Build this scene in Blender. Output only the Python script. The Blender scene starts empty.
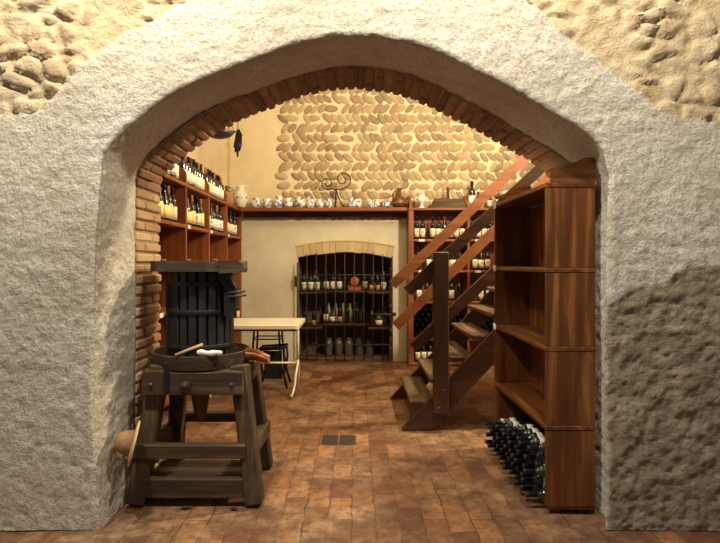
import bpy, math, random
from mathutils import Vector, Matrix, noise
random.seed(11)
C = bpy.context.scene.collection
R = math.radians
ORD = ['first','second','third','fourth','fifth','sixth','seventh','eighth','ninth','tenth','eleventh','twelfth','thirteenth','fourteenth','fifteenth','sixteenth','seventeenth','eighteenth','nineteenth','twentieth']

# ------------------------------------------------------------------ mesh builder
class MB:
    def __init__(s): s.v=[]; s.f=[]; s.m=[]; s.sm=[]; s.c=[]; s.cc=(0.5,0.5,0.5)
    def add(s, vs, fs, mi=0, smooth=False, M=None, col=None):
        b=len(s.v)
        for p in vs:
            p=Vector(p)
            s.v.append(M@p if M is not None else p); s.c.append(col or s.cc)
        for f in fs:
            s.f.append([b+i for i in f]); s.m.append(mi); s.sm.append(smooth)
        return s
    def box(s, x0,x1,y0,y1,z0,z1, b=0.004, mi=0, M=None, col=None):
        c=Vector(((x0+x1)/2,(y0+y1)/2,(z0+z1)/2)); h=Vector((abs(x1-x0)/2,abs(y1-y0)/2,abs(z1-z0)/2))
        b=min(b, min(h)*0.45)
        vs=[]; idx={}
        for sx in (-1,1):
            for sy in (-1,1):
                for sz in (-1,1):
                    sg=(sx,sy,sz)
                    for a in range(3):
                        p=[sg[k]*(h[k]-(0 if k==a else b)) for k in range(3)]
                        idx[(sg,a)]=len(vs); vs.append(c+Vector(p))
        fs=[]
        for a in range(3):
            o=[k for k in range(3) if k!=a]
            for sa in (-1,1):
                q=[]
                for (s1,s2) in ((-1,-1),(1,-1),(1,1),(-1,1)):
                    sg=[0,0,0]; sg[a]=sa; sg[o[0]]=s1; sg[o[1]]=s2
                    q.append(idx[(tuple(sg),a)])
                fs.append(q)
            for s1 in (-1,1):
                for s2 in (-1,1):
                    sgA=[0,0,0]; sgA[a]=-1; sgA[o[0]]=s1; sgA[o[1]]=s2
                    sgB=list(sgA); sgB[a]=1
                    A,B=tuple(sgA),tuple(sgB)
                    fs.append([idx[(A,o[0])],idx[(B,o[0])],idx[(B,o[1])],idx[(A,o[1])]])
        for sx in (-1,1):
            for sy in (-1,1):
                for sz in (-1,1):
                    fs.append([idx[((sx,sy,sz),a)] for a in range(3)])
        return s.add(vs,fs,mi,False,M,col)
    def bar(s, p0, p1, w, d, b=0.005, mi=0, up=(0,1,0), col=None):
        """squared timber from p0 to p1; w across, d along 'up'"""
        p0=Vector(p0); p1=Vector(p1); z=(p1-p0); L=z.length; z.normalize()
        u=Vector(up); u=(u-z*u.dot(z)).normalized(); x=u.cross(z)
        M=Matrix(((x.x,u.x,z.x,p0.x),(x.y,u.y,z.y,p0.y),(x.z,u.z,z.z,p0.z),(0,0,0,1)))
        return s.box(-w/2,w/2,-d/2,d/2,0,L,b,mi,M,col)
    def lathe(s, prof, seg=16, mi=0, M=None, smooth=True, col=None):
        vs=[]; fs=[]
        n=len(prof)
        for (r,z) in prof:
            for k in range(seg):
                a=2*math.pi*k/seg; vs.append((max(r,1e-4)*math.cos(a),max(r,1e-4)*math.sin(a),z))
        for i in range(n-1):
            for k in range(seg):
                k2=(k+1)%seg
                fs.append([i*seg+k,i*seg+k2,(i+1)*seg+k2,(i+1)*seg+k])
        fs.append([k for k in range(seg)][::-1]); fs.append([(n-1)*seg+k for k in range(seg)])
        return s.add(vs,fs,mi,smooth,M,col)
    def tube(s, pts, r, seg=8, closed=False, mi=0, M=None, col=None):
        pts=[Vector(p) for p in pts]; n=len(pts)
        rr=r if isinstance(r,(list,tuple)) else [r]*n
        vs=[]; fs=[]; u=None
        for i in range(n):
            if closed: t=pts[(i+1)%n]-pts[i-1]
            else: t=pts[min(i+1,n-1)]-pts[max(i-1,0)]
            t.normalize()
            if u is None:
                u=t.orthogonal().normalized()
            else:
                u=(u-t*u.dot(t)).normalized()
            w=t.cross(u)
            for k in range(seg):
                a=2*math.pi*k/seg; vs.append(pts[i]+(u*math.cos(a)+w*math.sin(a))*rr[i])
        for i in range(n if closed else n-1):
            j=(i+1)%n
            for k in range(seg):
                k2=(k+1)%seg
                fs.append([i*seg+k,i*seg+k2,j*seg+k2,j*seg+k])
        if not closed:
            fs.append(list(range(seg))[::-1]); fs.append([(n-1)*seg+k for k in range(seg)])
        return s.add(vs,fs,mi,True,M,col)
    def prism(s, outline, h0, h1, axis='y', mi=0, M=None, col=None):
        """outline in the two other axes (cyclic order x,z / x,y / y,z), extruded along axis"""
        n=len(outline)
        def P(a,b,h): return {'y':(a,h,b),'z':(a,b,h),'x':(h,a,b)}[axis]
        vs=[P(a,b,h0) for a,b in outline]+[P(a,b,h1) for a,b in outline]
        fs=[list(range(n)),list(range(n,2*n))[::-1]]+[[i,(i+1)%n,n+(i+1)%n,n+i] for i in range(n)]
        return s.add(vs,fs,mi,False,M,col)
    def build(s, name, mats, parent=None, loc=None, fix=True, attr=False):
        me=bpy.data.meshes.new(name); me.from_pydata([tuple(v) for v in s.v],[],s.f)
        for m in (mats if isinstance(mats,(list,tuple)) else [mats]): me.materials.append(m)
        me.polygons.foreach_set('material_index',s.m); me.polygons.foreach_set('use_smooth',s.sm)
        if attr:
            a=me.color_attributes.new('Col','FLOAT_COLOR','POINT')
            flat=[]
            for c in s.c: flat+= [c[0],c[1],c[2],1.0]
            a.data.foreach_set('color',flat)
        if fix:
            import bmesh
            bm=bmesh.new(); bm.from_mesh(me); bmesh.ops.recalc_face_normals(bm,faces=bm.faces); bm.to_mesh(me); bm.free()
        me.update()
        o=bpy.data.objects.new(name,me); C.objects.link(o)
        if loc is not None: o.location=loc
        if parent: o.parent=parent
        return o
def tag(o,label,cat,group=None,kind=None):
    if label: o['label']=label
    if cat: o['category']=cat
    if group: o['group']=group
    if kind: o['kind']=kind
    return o
def thing(name,label,cat,loc=(0,0,0),rz=0,group=None):
    o=bpy.data.objects.new(name,None); C.objects.link(o); o.location=loc; o.rotation_euler=(0,0,rz); o.empty_display_size=.05
    return tag(o,label,cat,group)
def struct(o): o['kind']='structure'; return o
def dup(o,loc,label,group=None,rot=None,scale=None):
    r=o.copy(); C.objects.link(r); r.location=loc
    if rot is not None: r.rotation_euler=rot
    if scale is not None: r.scale=(scale,)*3 if not isinstance(scale,tuple) else scale
    r['label']=label
    if group: r['group']=group
    for ch in list(o.children):
        c=ch.copy(); C.objects.link(c); c.parent=r
        for g in list(ch.children):
            d=g.copy(); C.objects.link(d); d.parent=c
    return r

# ------------------------------------------------------------------ materials
def newmat(name):
    m=bpy.data.materials.new(name); m.use_nodes=True; nt=m.node_tree
    b=nt.nodes['Principled BSDF']
    return m,nt,b
def ramp(nt,fac,stops):
    n=nt.nodes.new('ShaderNodeValToRGB'); el=n.color_ramp.elements
    while len(el)<len(stops): el.new(0.5)
    for e,(p,c) in zip(el,stops): e.position=p; e.color=(*c,1)
    nt.links.new(fac,n.inputs[0]); return n.outputs[0]
def nz(nt,vec,scale,detail=4,rough=.55,dist=0):
    n=nt.nodes.new('ShaderNodeTexNoise'); n.inputs['Scale'].default_value=scale; n.inputs['Detail'].default_value=detail
    n.inputs['Roughness'].default_value=rough; n.inputs['Distortion'].default_value=dist
    if vec is not None: nt.links.new(vec,n.inputs['Vector'])
    return n.outputs['Fac']
def coords(nt,scale=(1,1,1),which='Object'):
    t=nt.nodes.new('ShaderNodeTexCoord'); m=nt.nodes.new('ShaderNodeMapping'); m.inputs['Scale'].default_value=scale
    nt.links.new(t.outputs[which],m.inputs['Vector']); return m.outputs[0]
def mix(nt,fac,a,b,mode='MIX'):
    n=nt.nodes.new('ShaderNodeMix'); n.data_type='RGBA'; n.blend_type=mode
    for k,v in ((0,fac),(6,a),(7,b)):
        if isinstance(v,(int,float)): n.inputs[k].default_value=v
        elif isinstance(v,tuple): n.inputs[k].default_value=(*v,1)
        else: nt.links.new(v,n.inputs[k])
    return n.outputs[2]
def math_(nt,op,a,b=None):
    n=nt.nodes.new('ShaderNodeMath'); n.operation=op
    for k,v in ((0,a),(1,b)):
        if v is None: continue
        if isinstance(v,(int,float)): n.inputs[k].default_value=v
        else: nt.links.new(v,n.inputs[k])
    return n.outputs[0]
def bump(nt,b,h,strength=.4,dist=.01):
    n=nt.nodes.new('ShaderNodeBump'); n.inputs['Strength'].default_value=strength; n.inputs['Distance'].default_value=dist
    nt.links.new(h,n.inputs['Height']); nt.links.new(n.outputs[0],b.inputs['Normal'])
def wood(name,c1,c2,c3,axis='z',rough=.55,bs=.3,k=1.0,coat=0):
    m,nt,b=newmat(name)
    sc={'x':(1.3,17,17),'y':(17,1.3,17),'z':(17,17,1.3)}[axis]
    v=coords(nt,tuple(q*k for q in sc))
    g=nz(nt,v,1.0,5,.6,.6)
    v2=coords(nt,(2.3,2.3,2.3)); g2=nz(nt,v2,1.0,3,.6)
    col=ramp(nt,g,[(.3,c1),(.5,c2),(.72,c3)])
    col=mix(nt,math_(nt,'MULTIPLY',g2,.55),col,c1)
    nt.links.new(col,b.inputs['Base Color']); b.inputs['Roughness'].default_value=rough
    if coat: b.inputs['Coat Weight'].default_value=coat; b.inputs['Coat Roughness'].default_value=.3
    bump(nt,b,g,bs,.004); return m
def woods(name,c1,c2,c3,**k): return {a:wood(name+'_'+a,c1,c2,c3,axis=a,**k) for a in 'xyz'}
def plain(name,c,rough=.5,metal=0,var=.15,scale=20,bs=0):
    m,nt,b=newmat(name)
    v=coords(nt); g=nz(nt,v,scale,4,.6)
    col=ramp(nt,g,[(.3,tuple(q*(1-var) for q in c)),(.7,tuple(min(1,q*(1+var)) for q in c))])
    nt.links.new(col,b.inputs['Base Color']); b.inputs['Roughness'].default_value=rough; b.inputs['Metallic'].default_value=metal
    if bs: bump(nt,b,g,bs,.004)
    return m
W_rack=woods('rack_wood',(.14,.036,.010),(.27,.078,.019),(.42,.145,.036),rough=.5)
W_unit=woods('unit_wood',(.062,.017,.003),(.15,.046,.008),(.40,.165,.036),rough=.45,bs=.2,k=.9)
W_press=woods('press_wood',(.018,.009,.0035),(.072,.039,.015),(.21,.122,.05),rough=.7,bs=.8,k=.9)
W_stair=woods('stair_wood',(.032,.010,.003),(.072,.025,.007),(.14,.055,.018),rough=.6,bs=.5)
W_tread=woods('tread_wood',(.045,.022,.011),(.12,.065,.033),(.27,.165,.095),rough=.65,bs=.5)
W_rail=woods('rail_wood',(.22,.05,.012),(.40,.11,.026),(.5,.16,.045),rough=.4,coat=.2)
W_slat=wood('cage_slat',(.008,.0065,.006),(.016,.013,.012),(.034,.028,.025),'z',rough=.6,bs=.6)
W_lid=woods('lid_wood',(.024,.014,.008),(.062,.037,.020),(.17,.105,.055),rough=.65,bs=.6)
W_pale=woods('pale_wood',(.38,.24,.12),(.55,.37,.19),(.66,.47,.27),rough=.6)
W_screw=wood('screw_wood',(.11,.030,.010),(.20,.065,.022),(.28,.10,.04),'z',rough=.6,bs=.5)
M_iron=plain('black_iron',(.022,.02,.019),.55,.5,.3,40,.3)
M_rust=plain('gate_iron',(.05,.035,.026),.65,.4,.4,50,.3)
M_cream=plain('cream_paint',(.80,.76,.63),.45,0,.08,14)
M_white=plain('white_paper',(.8,.78,.74),.7,0,.05,30)
M_copper=plain('copper_red',(.30,.085,.030),.4,.35,.3,25)
M_straw=plain('straw',(.34,.19,.085),.8,0,.25,60,.5)
M_wrap=plain('wrapping',(.34,.27,.16),.8,0,.15,60,.3)
M_strawl=plain('straw_light',(.62,.43,.22),.8,0,.15,60,.3)
M_blk=None
M_black=plain('black_cloth',(.012,.011,.012),.85,0,.2,30)
M_pan=plain('enamel_pan',(.05,.052,.062),.4,.3,.25,30)
def glass(name,c):
    m,nt,b=newmat(name); b.inputs['Base Color'].default_value=(*c,1); b.inputs['Roughness'].default_value=.12
    b.inputs['Specular IOR Level'].default_value=.6; b.inputs['Coat Weight'].default_value=.3
    return m
G_green=glass('dark_green_glass',(.008,.011,.008)); G_brown=glass('dark_brown_glass',(.014,.007,.004)); G_dusty=plain('dusty_glass',(.03,.027,.022),.5,0,.5,30)
G_grey=plain('grey_glass',(.085,.08,.072),.35,0,.3,20)
def labelm(name,c,ink):
    m,nt,b=newmat(name)
    t=nt.nodes.new('ShaderNodeTexCoord'); s=nt.nodes.new('ShaderNodeSeparateXYZ'); nt.links.new(t.outputs['Generated'],s.inputs[0])
    a=math_(nt,'LESS_THAN',math_(nt,'ABSOLUTE',math_(nt,'SUBTRACT',s.outputs[2],.62)),.13)
    c2=math_(nt,'LESS_THAN',math_(nt,'ABSOLUTE',math_(nt,'SUBTRACT',s.outputs[0],.5)),.22)
    band=math_(nt,'LESS_THAN',math_(nt,'ABSOLUTE',math_(nt,'SUBTRACT',s.outputs[2],.12)),.05)
    f=math_(nt,'MULTIPLY',math_(nt,'MAXIMUM',math_(nt,'MULTIPLY',a,c2),band),.65)
    nt.links.new(mix(nt,f,c,ink),b.inputs['Base Color']); b.inputs['Roughness'].default_value=.65
    return m
L_cream=labelm('cream_label',(.80,.72,.52),(.25,.2,.15)); L_white=labelm('white_label',(.82,.80,.74),(.18,.16,.16)); L_yellow=labelm('yellow_label',(.82,.68,.30),(.55,.36,.12)); L_orange=labelm('orange_label',(.5,.22,.08),(.3,.12,.05))
K_red=plain('red_capsule',(.2,.03,.02),.4); K_orange=plain('orange_capsule',(.5,.17,.04),.45); K_black=plain('black_capsule',(.007,.0065,.0065),.5); K_tin=plain('tin_capsule',(.55,.5,.45),.35,.4)

# plaster, stone and a browner patch on the near wall: Col = (stone, variation, patch)
def wall_mat():
    m,nt,b=newmat('rough_plaster')
    at=nt.nodes.new('ShaderNodeAttribute'); at.attribute_name='Col'
    s=nt.nodes.new('ShaderNodeSeparateColor'); nt.links.new(at.outputs['Color'],s.inputs[0])
    v=coords(nt); n1=nz(nt,v,2.2,5,.6); n2=nz(nt,v,52,5,.72,.3); n3=nz(nt,v,9,4,.6)
    pl=ramp(nt,n1,[(.3,(.58,.52,.41)),(.5,(.68,.62,.51)),(.7,(.74,.69,.59))])
    pl=mix(nt,ramp(nt,n2,[(.38,(.7,.7,.7)),(.52,(0,0,0))]),pl,(.42,.34,.24))
    dirt=ramp(nt,nz(nt,v,1.5,6,.72),[(.50,(0,0,0)),(.70,(.5,.5,.5))]); pl=mix(nt,dirt,pl,(.40,.31,.20))
    brown_patch=ramp(nt,n3,[(.3,(.26,.20,.13)),(.5,(.36,.285,.195)),(.72,(.52,.43,.31))])
    brown_patch=mix(nt,math_(nt,'MULTIPLY',n2,.4),brown_patch,(.15,.11,.075))
    base=mix(nt,s.outputs[2],pl,brown_patch)
    st=ramp(nt,s.outputs[1],[(0,(.40,.27,.15)),(.25,(.56,.43,.26)),(.5,(.66,.55,.36)),(.7,(.46,.33,.20)),(.85,(.46,.26,.14)),(1,(.30,.24,.19))])
    st=mix(nt,math_(nt,'MULTIPLY',n3,.75),st,(.66,.53,.33))
    mort=ramp(nt,n3,[(.3,(.52,.38,.20)),(.7,(.70,.57,.37))])
    sm=math_(nt,'MULTIPLY',math_(nt,'SUBTRACT',s.outputs[0],.5),2); 
    cl=nt.nodes.new('ShaderNodeClamp'); nt.links.new(sm,cl.inputs[0])
    stone=mix(nt,cl.outputs[0],mort,st)
    isst=math_(nt,'GREATER_THAN',s.outputs[0],.25)
    nt.links.new(mix(nt,isst,base,stone),b.inputs['Base Color']); b.inputs['Roughness'].default_value=.9
    h=math_(nt,'ADD',n2,math_(nt,'MULTIPLY',n3,1.5)); bump(nt,b,h,1.0,.015)
    return m
M_wall=wall_mat()
def brickm(name,stops,mortar,bs=.5):
    m,nt,b=newmat(name)
    at=nt.nodes.new('ShaderNodeAttribute'); at.attribute_name='Col'
    s=nt.nodes.new('ShaderNodeSeparateColor'); nt.links.new(at.outputs['Color'],s.inputs[0])
    v=coords(nt); n=nz(nt,v,30,4,.65); n2=nz(nt,v,7,3,.6)
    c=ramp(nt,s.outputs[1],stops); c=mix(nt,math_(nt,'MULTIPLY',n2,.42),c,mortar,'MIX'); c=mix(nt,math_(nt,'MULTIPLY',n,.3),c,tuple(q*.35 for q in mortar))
    c=mix(nt,s.outputs[0],mix(nt,math_(nt,'MULTIPLY',n,.5),mortar,tuple(q*.6 for q in mortar)),c)
    nt.links.new(c,b.inputs['Base Color']); b.inputs['Roughness'].default_value=.88
    bump(nt,b,n,bs,.006); return m
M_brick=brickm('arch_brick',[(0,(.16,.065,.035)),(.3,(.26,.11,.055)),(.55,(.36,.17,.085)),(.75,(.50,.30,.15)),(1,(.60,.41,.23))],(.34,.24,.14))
M_herr=brickm('cobble_wall',[(0,(.13,.08,.04)),(.25,(.23,.15,.075)),(.6,(.33,.235,.12)),(.8,(.42,.32,.18)),(.9,(.29,.13,.065)),(1,(.13,.10,.075))],(.76,.65,.44))
M_lint=brickm('lintel_brick',[(0,(.5,.36,.2)),(.5,(.6,.45,.26)),(1,(.66,.53,.34))],(.55,.43,.26))
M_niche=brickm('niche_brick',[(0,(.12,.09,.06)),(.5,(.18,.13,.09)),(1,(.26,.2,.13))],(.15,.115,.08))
def plasterm(name,a,bc,c,stain=None):
    m,nt,b=newmat(name); v=coords(nt); n1=nz(nt,v,1.6,5,.65); n2=nz(nt,v,30,4,.6)
    col=ramp(nt,n1,[(.3,a),(.5,bc),(.7,c)]); col=mix(nt,math_(nt,'MULTIPLY',n2,.3),col,a)
    if stain:
        sx=nt.nodes.new('ShaderNodeSeparateXYZ'); nt.links.new(v,sx.inputs[0])
        low=ramp(nt,n1,[(.3,(.56,.50,.37)),(.5,(.66,.61,.48)),(.7,(.75,.71,.59))]); low=mix(nt,math_(nt,'MULTIPLY',n2,.35),low,(.50,.42,.29))
        col=mix(nt,math_(nt,'LESS_THAN',sx.outputs[2],2.2),col,low)
        # one rusty run-down streak, a wear mark with a shape of its own
        s=nt.nodes.new('ShaderNodeSeparateXYZ'); nt.links.new(v,s.inputs[0])
        wob=math_(nt,'MULTIPLY',math_(nt,'SUBTRACT',nz(nt,v,6,2,.5),.5),.06)
        d=math_(nt,'ABSOLUTE',math_(nt,'ADD',math_(nt,'SUBTRACT',s.outputs[0],stain),wob))
        f=math_(nt,'MULTIPLY',math_(nt,'SUBTRACT',1.0,math_(nt,'MINIMUM',math_(nt,'DIVIDE',d,.035),1.0)),.6)
        col=mix(nt,f,col,(.42,.22,.09))
    nt.links.new(col,b.inputs['Base Color']); b.inputs['Roughness'].default_value=.9
    bump(nt,b,math_(nt,'ADD',n2,n1),.4,.01); return m
M_back=plasterm('back_plaster',(.58,.48,.30),(.68,.58,.38),(.76,.67,.47),stain=-1.87)
M_side=plasterm('side_plaster',(.5,.4,.26),(.6,.49,.33),(.68,.58,.41))
def floorm():
    m,nt,b=newmat('brick_floor')
    v=coords(nt); wob=nt.nodes.new('ShaderNodeTexNoise'); wob.inputs['Scale'].default_value=8; nt.links.new(v,wob.inputs['Vector'])
    va=nt.nodes.new('ShaderNodeVectorMath'); va.operation='MULTIPLY_ADD'; nt.links.new(wob.outputs['Color'],va.inputs[0]); va.inputs[1].default_value=(.04,.04,.04); nt.links.new(v,va.inputs[2])
    br=nt.nodes.new('ShaderNodeTexBrick'); mp=nt.nodes.new('ShaderNodeMapping'); mp.inputs['Rotation'].default_value=(0,0,R(90)); nt.links.new(va.outputs[0],mp.inputs['Vector']); nt.links.new(mp.outputs[0],br.inputs['Vector'])
    br.inputs['Scale'].default_value=1; br.inputs['Brick Width'].default_value=.27; br.inputs['Row Height'].default_value=.135
    br.inputs['Mortar Size'].default_value=.006; br.inputs['Mortar Smooth'].default_value=.6; br.inputs['Bias'].default_value=0
    br.inputs['Color1'].default_value=(.105,.032,.012,1); br.inputs['Color2'].default_value=(.42,.185,.075,1); br.inputs['Mortar'].default_value=(.21,.085,.033,1)
    n1=nz(nt,v,1.3,6,.68); n2=nz(nt,v,7,5,.65); n3=nz(nt,v,60,3,.6)
    dust=ramp(nt,n2,[(.35,(.30,.165,.08)),(.65,(.52,.35,.20))])
    f=ramp(nt,n1,[(.42,(.0,.0,.0)),(.64,(.85,.85,.85))])
    c=mix(nt,f,br.outputs['Color'],dust)
    n4=nz(nt,v,2.7,6,.7); f2=ramp(nt,n4,[(.44,(.0,.0,.0)),(.62,(.85,.85,.85))])
    c=mix(nt,f2,c,(.085,.032,.013))
    n5=nz(nt,v,16,4,.7); c=mix(nt,ramp(nt,n5,[(.45,(0,0,0)),(.62,(.55,.55,.55))]),c,(.06,.025,.012))
    c=mix(nt,math_(nt,'MULTIPLY',n3,.35),c,(.16,.08,.04))
    msk=ramp(nt,nz(nt,v,4.3,4,.6),[(.46,(0,0,0)),(.64,(.8,.8,.8))]); c=mix(nt,math_(nt,'MULTIPLY',br.outputs['Fac'],msk),c,(.07,.03,.014))
    nt.links.new(c,b.inputs['Base Color']); b.inputs['Roughness'].default_value=.6
    h=math_(nt,'ADD',math_(nt,'MULTIPLY',br.outputs['Fac'],-.45),math_(nt,'ADD',n2,math_(nt,'MULTIPLY',n3,.4))); bump(nt,b,h,.6,.012)
    return m
M_floor=floorm()
def jarm():
    m,nt,b=newmat('blue_white_ceramic')
    oi=nt.nodes.new('ShaderNodeObjectInfo'); v=coords(nt)
    va=nt.nodes.new('ShaderNodeVectorMath'); va.operation='MULTIPLY_ADD'; nt.links.new(oi.outputs['Random'],va.inputs[0]); va.inputs[1].default_value=(7,9,5); nt.links.new(v,va.inputs[2])
    n=nz(nt,va.outputs[0],22,2,.5)
    s=nt.nodes.new('ShaderNodeSeparateXYZ'); nt.links.new(v,s.inputs[0])
    f=ramp(nt,n,[(.52,(0,0,0)),(.56,(1,1,1))])
    band=math_(nt,'LESS_THAN',math_(nt,'ABSOLUTE',math_(nt,'SUBTRACT',s.outputs[2],.018)),.005)
    f=math_(nt,'MAXIMUM',math_(nt,'MULTIPLY',f,.85),math_(nt,'MULTIPLY',band,.7))
    nt.links.new(mix(nt,f,(.78,.76,.70),(.05,.08,.30)),b.inputs['Base Color']); b.inputs['Roughness'].default_value=.2
    return m
M_jar=jarm()
M_vase=plain('glazed_vase',(.74,.68,.56),.25,0,.12,9)
M_dkjug=plain('brown_jug',(.10,.042,.018),.35,0,.4,14)
M_drain=plain('drain_tile',(.045,.032,.022),.6,.2,.4,25,.5)

# ------------------------------------------------------------------ the setting
Y0,Y1,Y2=2.82,3.27,3.66          # near face, plaster/brick joint, far face of the arch wall
JL,JR=-1.385,1.425
ARCH=[(-1.385,1.93),(-1.335,2.085),(-1.02,2.345),(-.706,2.503),(-.30,2.652),(0.02,2.685),(.36,2.625),(.69,2.478),(1.04,2.290),(1.335,2.105),(1.425,1.93)]
def catmull(P,n):
    out=[]
    for i in range(len(P)-1):
        p0=Vector(P[max(i-1,0)]); p1=Vector(P[i]); p2=Vector(P[i+1]); p3=Vector(P[min(i+2,len(P)-1)])
        for k in range(n):
            t=k/n
            out.append(.5*((2*p1)+(p2-p0)*t+(2*p0-5*p1+4*p2-p3)*t*t+(3*p1-p0-3*p2+p3)*t**3))
    out.append(Vector(P[-1])); return out
def resample(P,step):
    L=[0]
    for a,b in zip(P,P[1:]): L.append(L[-1]+(b-a).length)
    n=max(2,round(L[-1]/step)); out=[]; j=0
    for i in range(n+1):
        d=L[-1]*i/n
        while j<len(L)-2 and L[j+1]<d: j+=1
        t=(d-L[j])/max(L[j+1]-L[j],1e-9); out.append(P[j].lerp(P[j+1],t))
    return out
def profile(step):
    arch=resample(catmull(ARCH,12),step)
    nl=round(ARCH[0][1]/step); nr=round(ARCH[-1][1]/step)
    left=[Vector((JL,ARCH[0][1]*i/nl)) for i in range(nl)]
    right=[Vector((JR,ARCH[-1][1]*(1-i/nr))) for i in range(1,nr+1)]
    return left+arch+right, len(left), len(left)+len(arch)-1
def normals(P):
    N=[]
    for i in range(len(P)):
        t=P[min(i+1,len(P)-1)]-P[max(i-1,0)]; t.normalize(); N.append(Vector((t.y,-t.x)))   # into the opening
    return N
def outer(P,a,b,xl,xr,zt):
    Q=[]
    for i,p in enumerate(P):
        if i<a: Q.append(Vector((xl,p.y)))
        elif i>b: Q.append(Vector((xr,p.y)))
        else:
            s=(i-a)/(b-a)
            if s<.2: Q.append(Vector((xl,P[a].y+(zt-P[a].y)*s/.2)))
            elif s<.8: Q.append(Vector((xl+(xr-xl)*(s-.2)/.6,zt)))
            else: Q.append(Vector((xr,zt+(P[b].y-zt)*(s-.8)/.2)))
    return Q
BND=[(-4,2.2),(-1.93,2.254),(-1.727,2.29),(-1.52,2.47),(-1.27,2.70),(-.956,2.856),(-.6,3.05),(0,3.2),(.6,3.08),(.988,2.835),(1.097,2.74),(1.44,2.47),(1.69,2.254),(1.98,2.2),(4,2.1)]
PATCH=[(1.30,1.19),(1.40,1.235),(1.47,1.275),(1.55,1.325),(1.69,1.345),(1.73,1.41),(1.85,1.435),(4,1.48)]  # upper edge of the browner, rougher patch
def pw(T,x):
    for (a,b),(c,d) in zip(T,T[1:]):
        if x<=c: return b+(d-b)*(x-a)/(c-a)
    return T[-1][1]
def sstep(a,b,x):
    t=max(0,min(1,(x-a)/(b-a))); return t*t*(3-2*t)
def relief(p):
    return .006*noise.fractal(p*16,.7,2.1,3)-.005*abs(noise.noise(p*27))+.010*noise.noise(p*1.7)
def near_wall():
    P,a,b=profile(.0125); N=normals(P); Q=outer(P,a,b,-3.2,3.2,3.6); nu=len(P)
    rows=[]; cols=[]
    S=[]
    for i in range(nu):
        z=P[i].y
        if i<a: S.append(Vector((-.042*math.sin(math.pi*min(1,z/1.93))**.8,0)))
        elif i>b-30: S.append(Vector((-.045,-.012))*sstep(b-30,b+4,i) if i<=b else Vector((-.045-.012*sstep(0,.35,ARCH[-1][1]-z),-.012*(1-sstep(0,.3,ARCH[-1][1]-z)))))
        else: S.append(Vector((0,0)))
    NF=125; r=.03
    def front(i,t):
        p=(P[i]+S[i]).lerp(Q[i],t); d=(p-P[i]-S[i]).length
        wob=.012*noise.noise(Vector((P[i].x*2.5,P[i].y*2.5,.3)))*max(0,1-d/.2)
        p=p+N[i]*wob
        q=Vector((p.x,0,p.y)); nzv=noise.noise(q*7)
        bz=pw(BND,p.x)+.03*noise.noise(q*5)+.012*noise.noise(q*21)
        st=sstep(bz-.012,bz+.012,p.y)
        dz=0
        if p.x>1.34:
            e=pw(PATCH,p.x)+.014*nzv+.008*noise.noise(q*19); dz=(1-sstep(e-.012,e+.012,p.y))*sstep(1.362,1.385,p.x+.01*nzv)
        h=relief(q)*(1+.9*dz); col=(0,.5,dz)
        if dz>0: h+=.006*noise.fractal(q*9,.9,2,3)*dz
        if st>0:
            w=Vector((q.x*1.0+.05*noise.noise(q*6),.37,q.z*1.35+.05*noise.noise(q*6+Vector((9,0,0)))))/.13
            dist,pts=noise.voronoi(w)
            e=sstep(.06,.30,dist[1]-dist[0]); hh=noise.cell(pts[0]*3.7)
            vis=sstep(-.35,.35,noise.noise(q*2.6+Vector((4,2,7)))+.12)
            e*=vis
            hs=-.022+.030*e+.007*noise.fractal(q*16,.9,2,3)+.008*noise.noise(q*2)
            h=h*(1-st)+hs*st
            rnd=(math.sin(pts[0].x*12.9898+pts[0].z*78.233+pts[0].y*3)*43758.5453)%1
            if st>.5: col=(.5+.5*e,rnd,0)
        y=Y0-h
        if d<r: y+=(r-d)**2/(2*r)
        return Vector((p.x,y,p.y)),col
    for k in range(NF,-1,-1):
        t=(k/NF)**1.12
        row=[front(i,t) for i in range(nu)]
        rows.append([x[0] for x in row]); cols.append([x[1] for x in row])
    NR=38
    for k in range(1,NR+1):
        e=(Y1-Y0)*k/NR; row=[]
        for i in range(nu):
            q=Vector((P[i].x,Y0+e,P[i].y)); h=relief(q)
            wob=.012*noise.noise(Vector((P[i].x*2.5,P[i].y*2.5,.3)))
            off=h*sstep(0,.03,e)+wob-((r-e)**2/(2*r) if e<r else 0)
            # first row shares the rounded corner with the near face
            p=P[i]+N[i]*(off*1.0)+S[i]*(1-sstep(0,.30 if i<a else .13,e))
            row.append(Vector((p.x,Y0+e+r*.5*(1-sstep(0,r,e)),p.y)))
        rows.append(row); cols.append([(0,.5,0)]*nu)
    m=MB()
    for row,cr in zip(rows,cols):
        m.v+=row; m.c+=cr
    for k in range(len(rows)-1):
        for i in range(nu-1):
            m.f.append([k*nu+i,k*nu+i+1,(k+1)*nu+i+1,(k+1)*nu+i]); m.m.append(0); m.sm.append(True)
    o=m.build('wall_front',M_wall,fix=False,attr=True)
    return struct(o)
near_wall()
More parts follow.
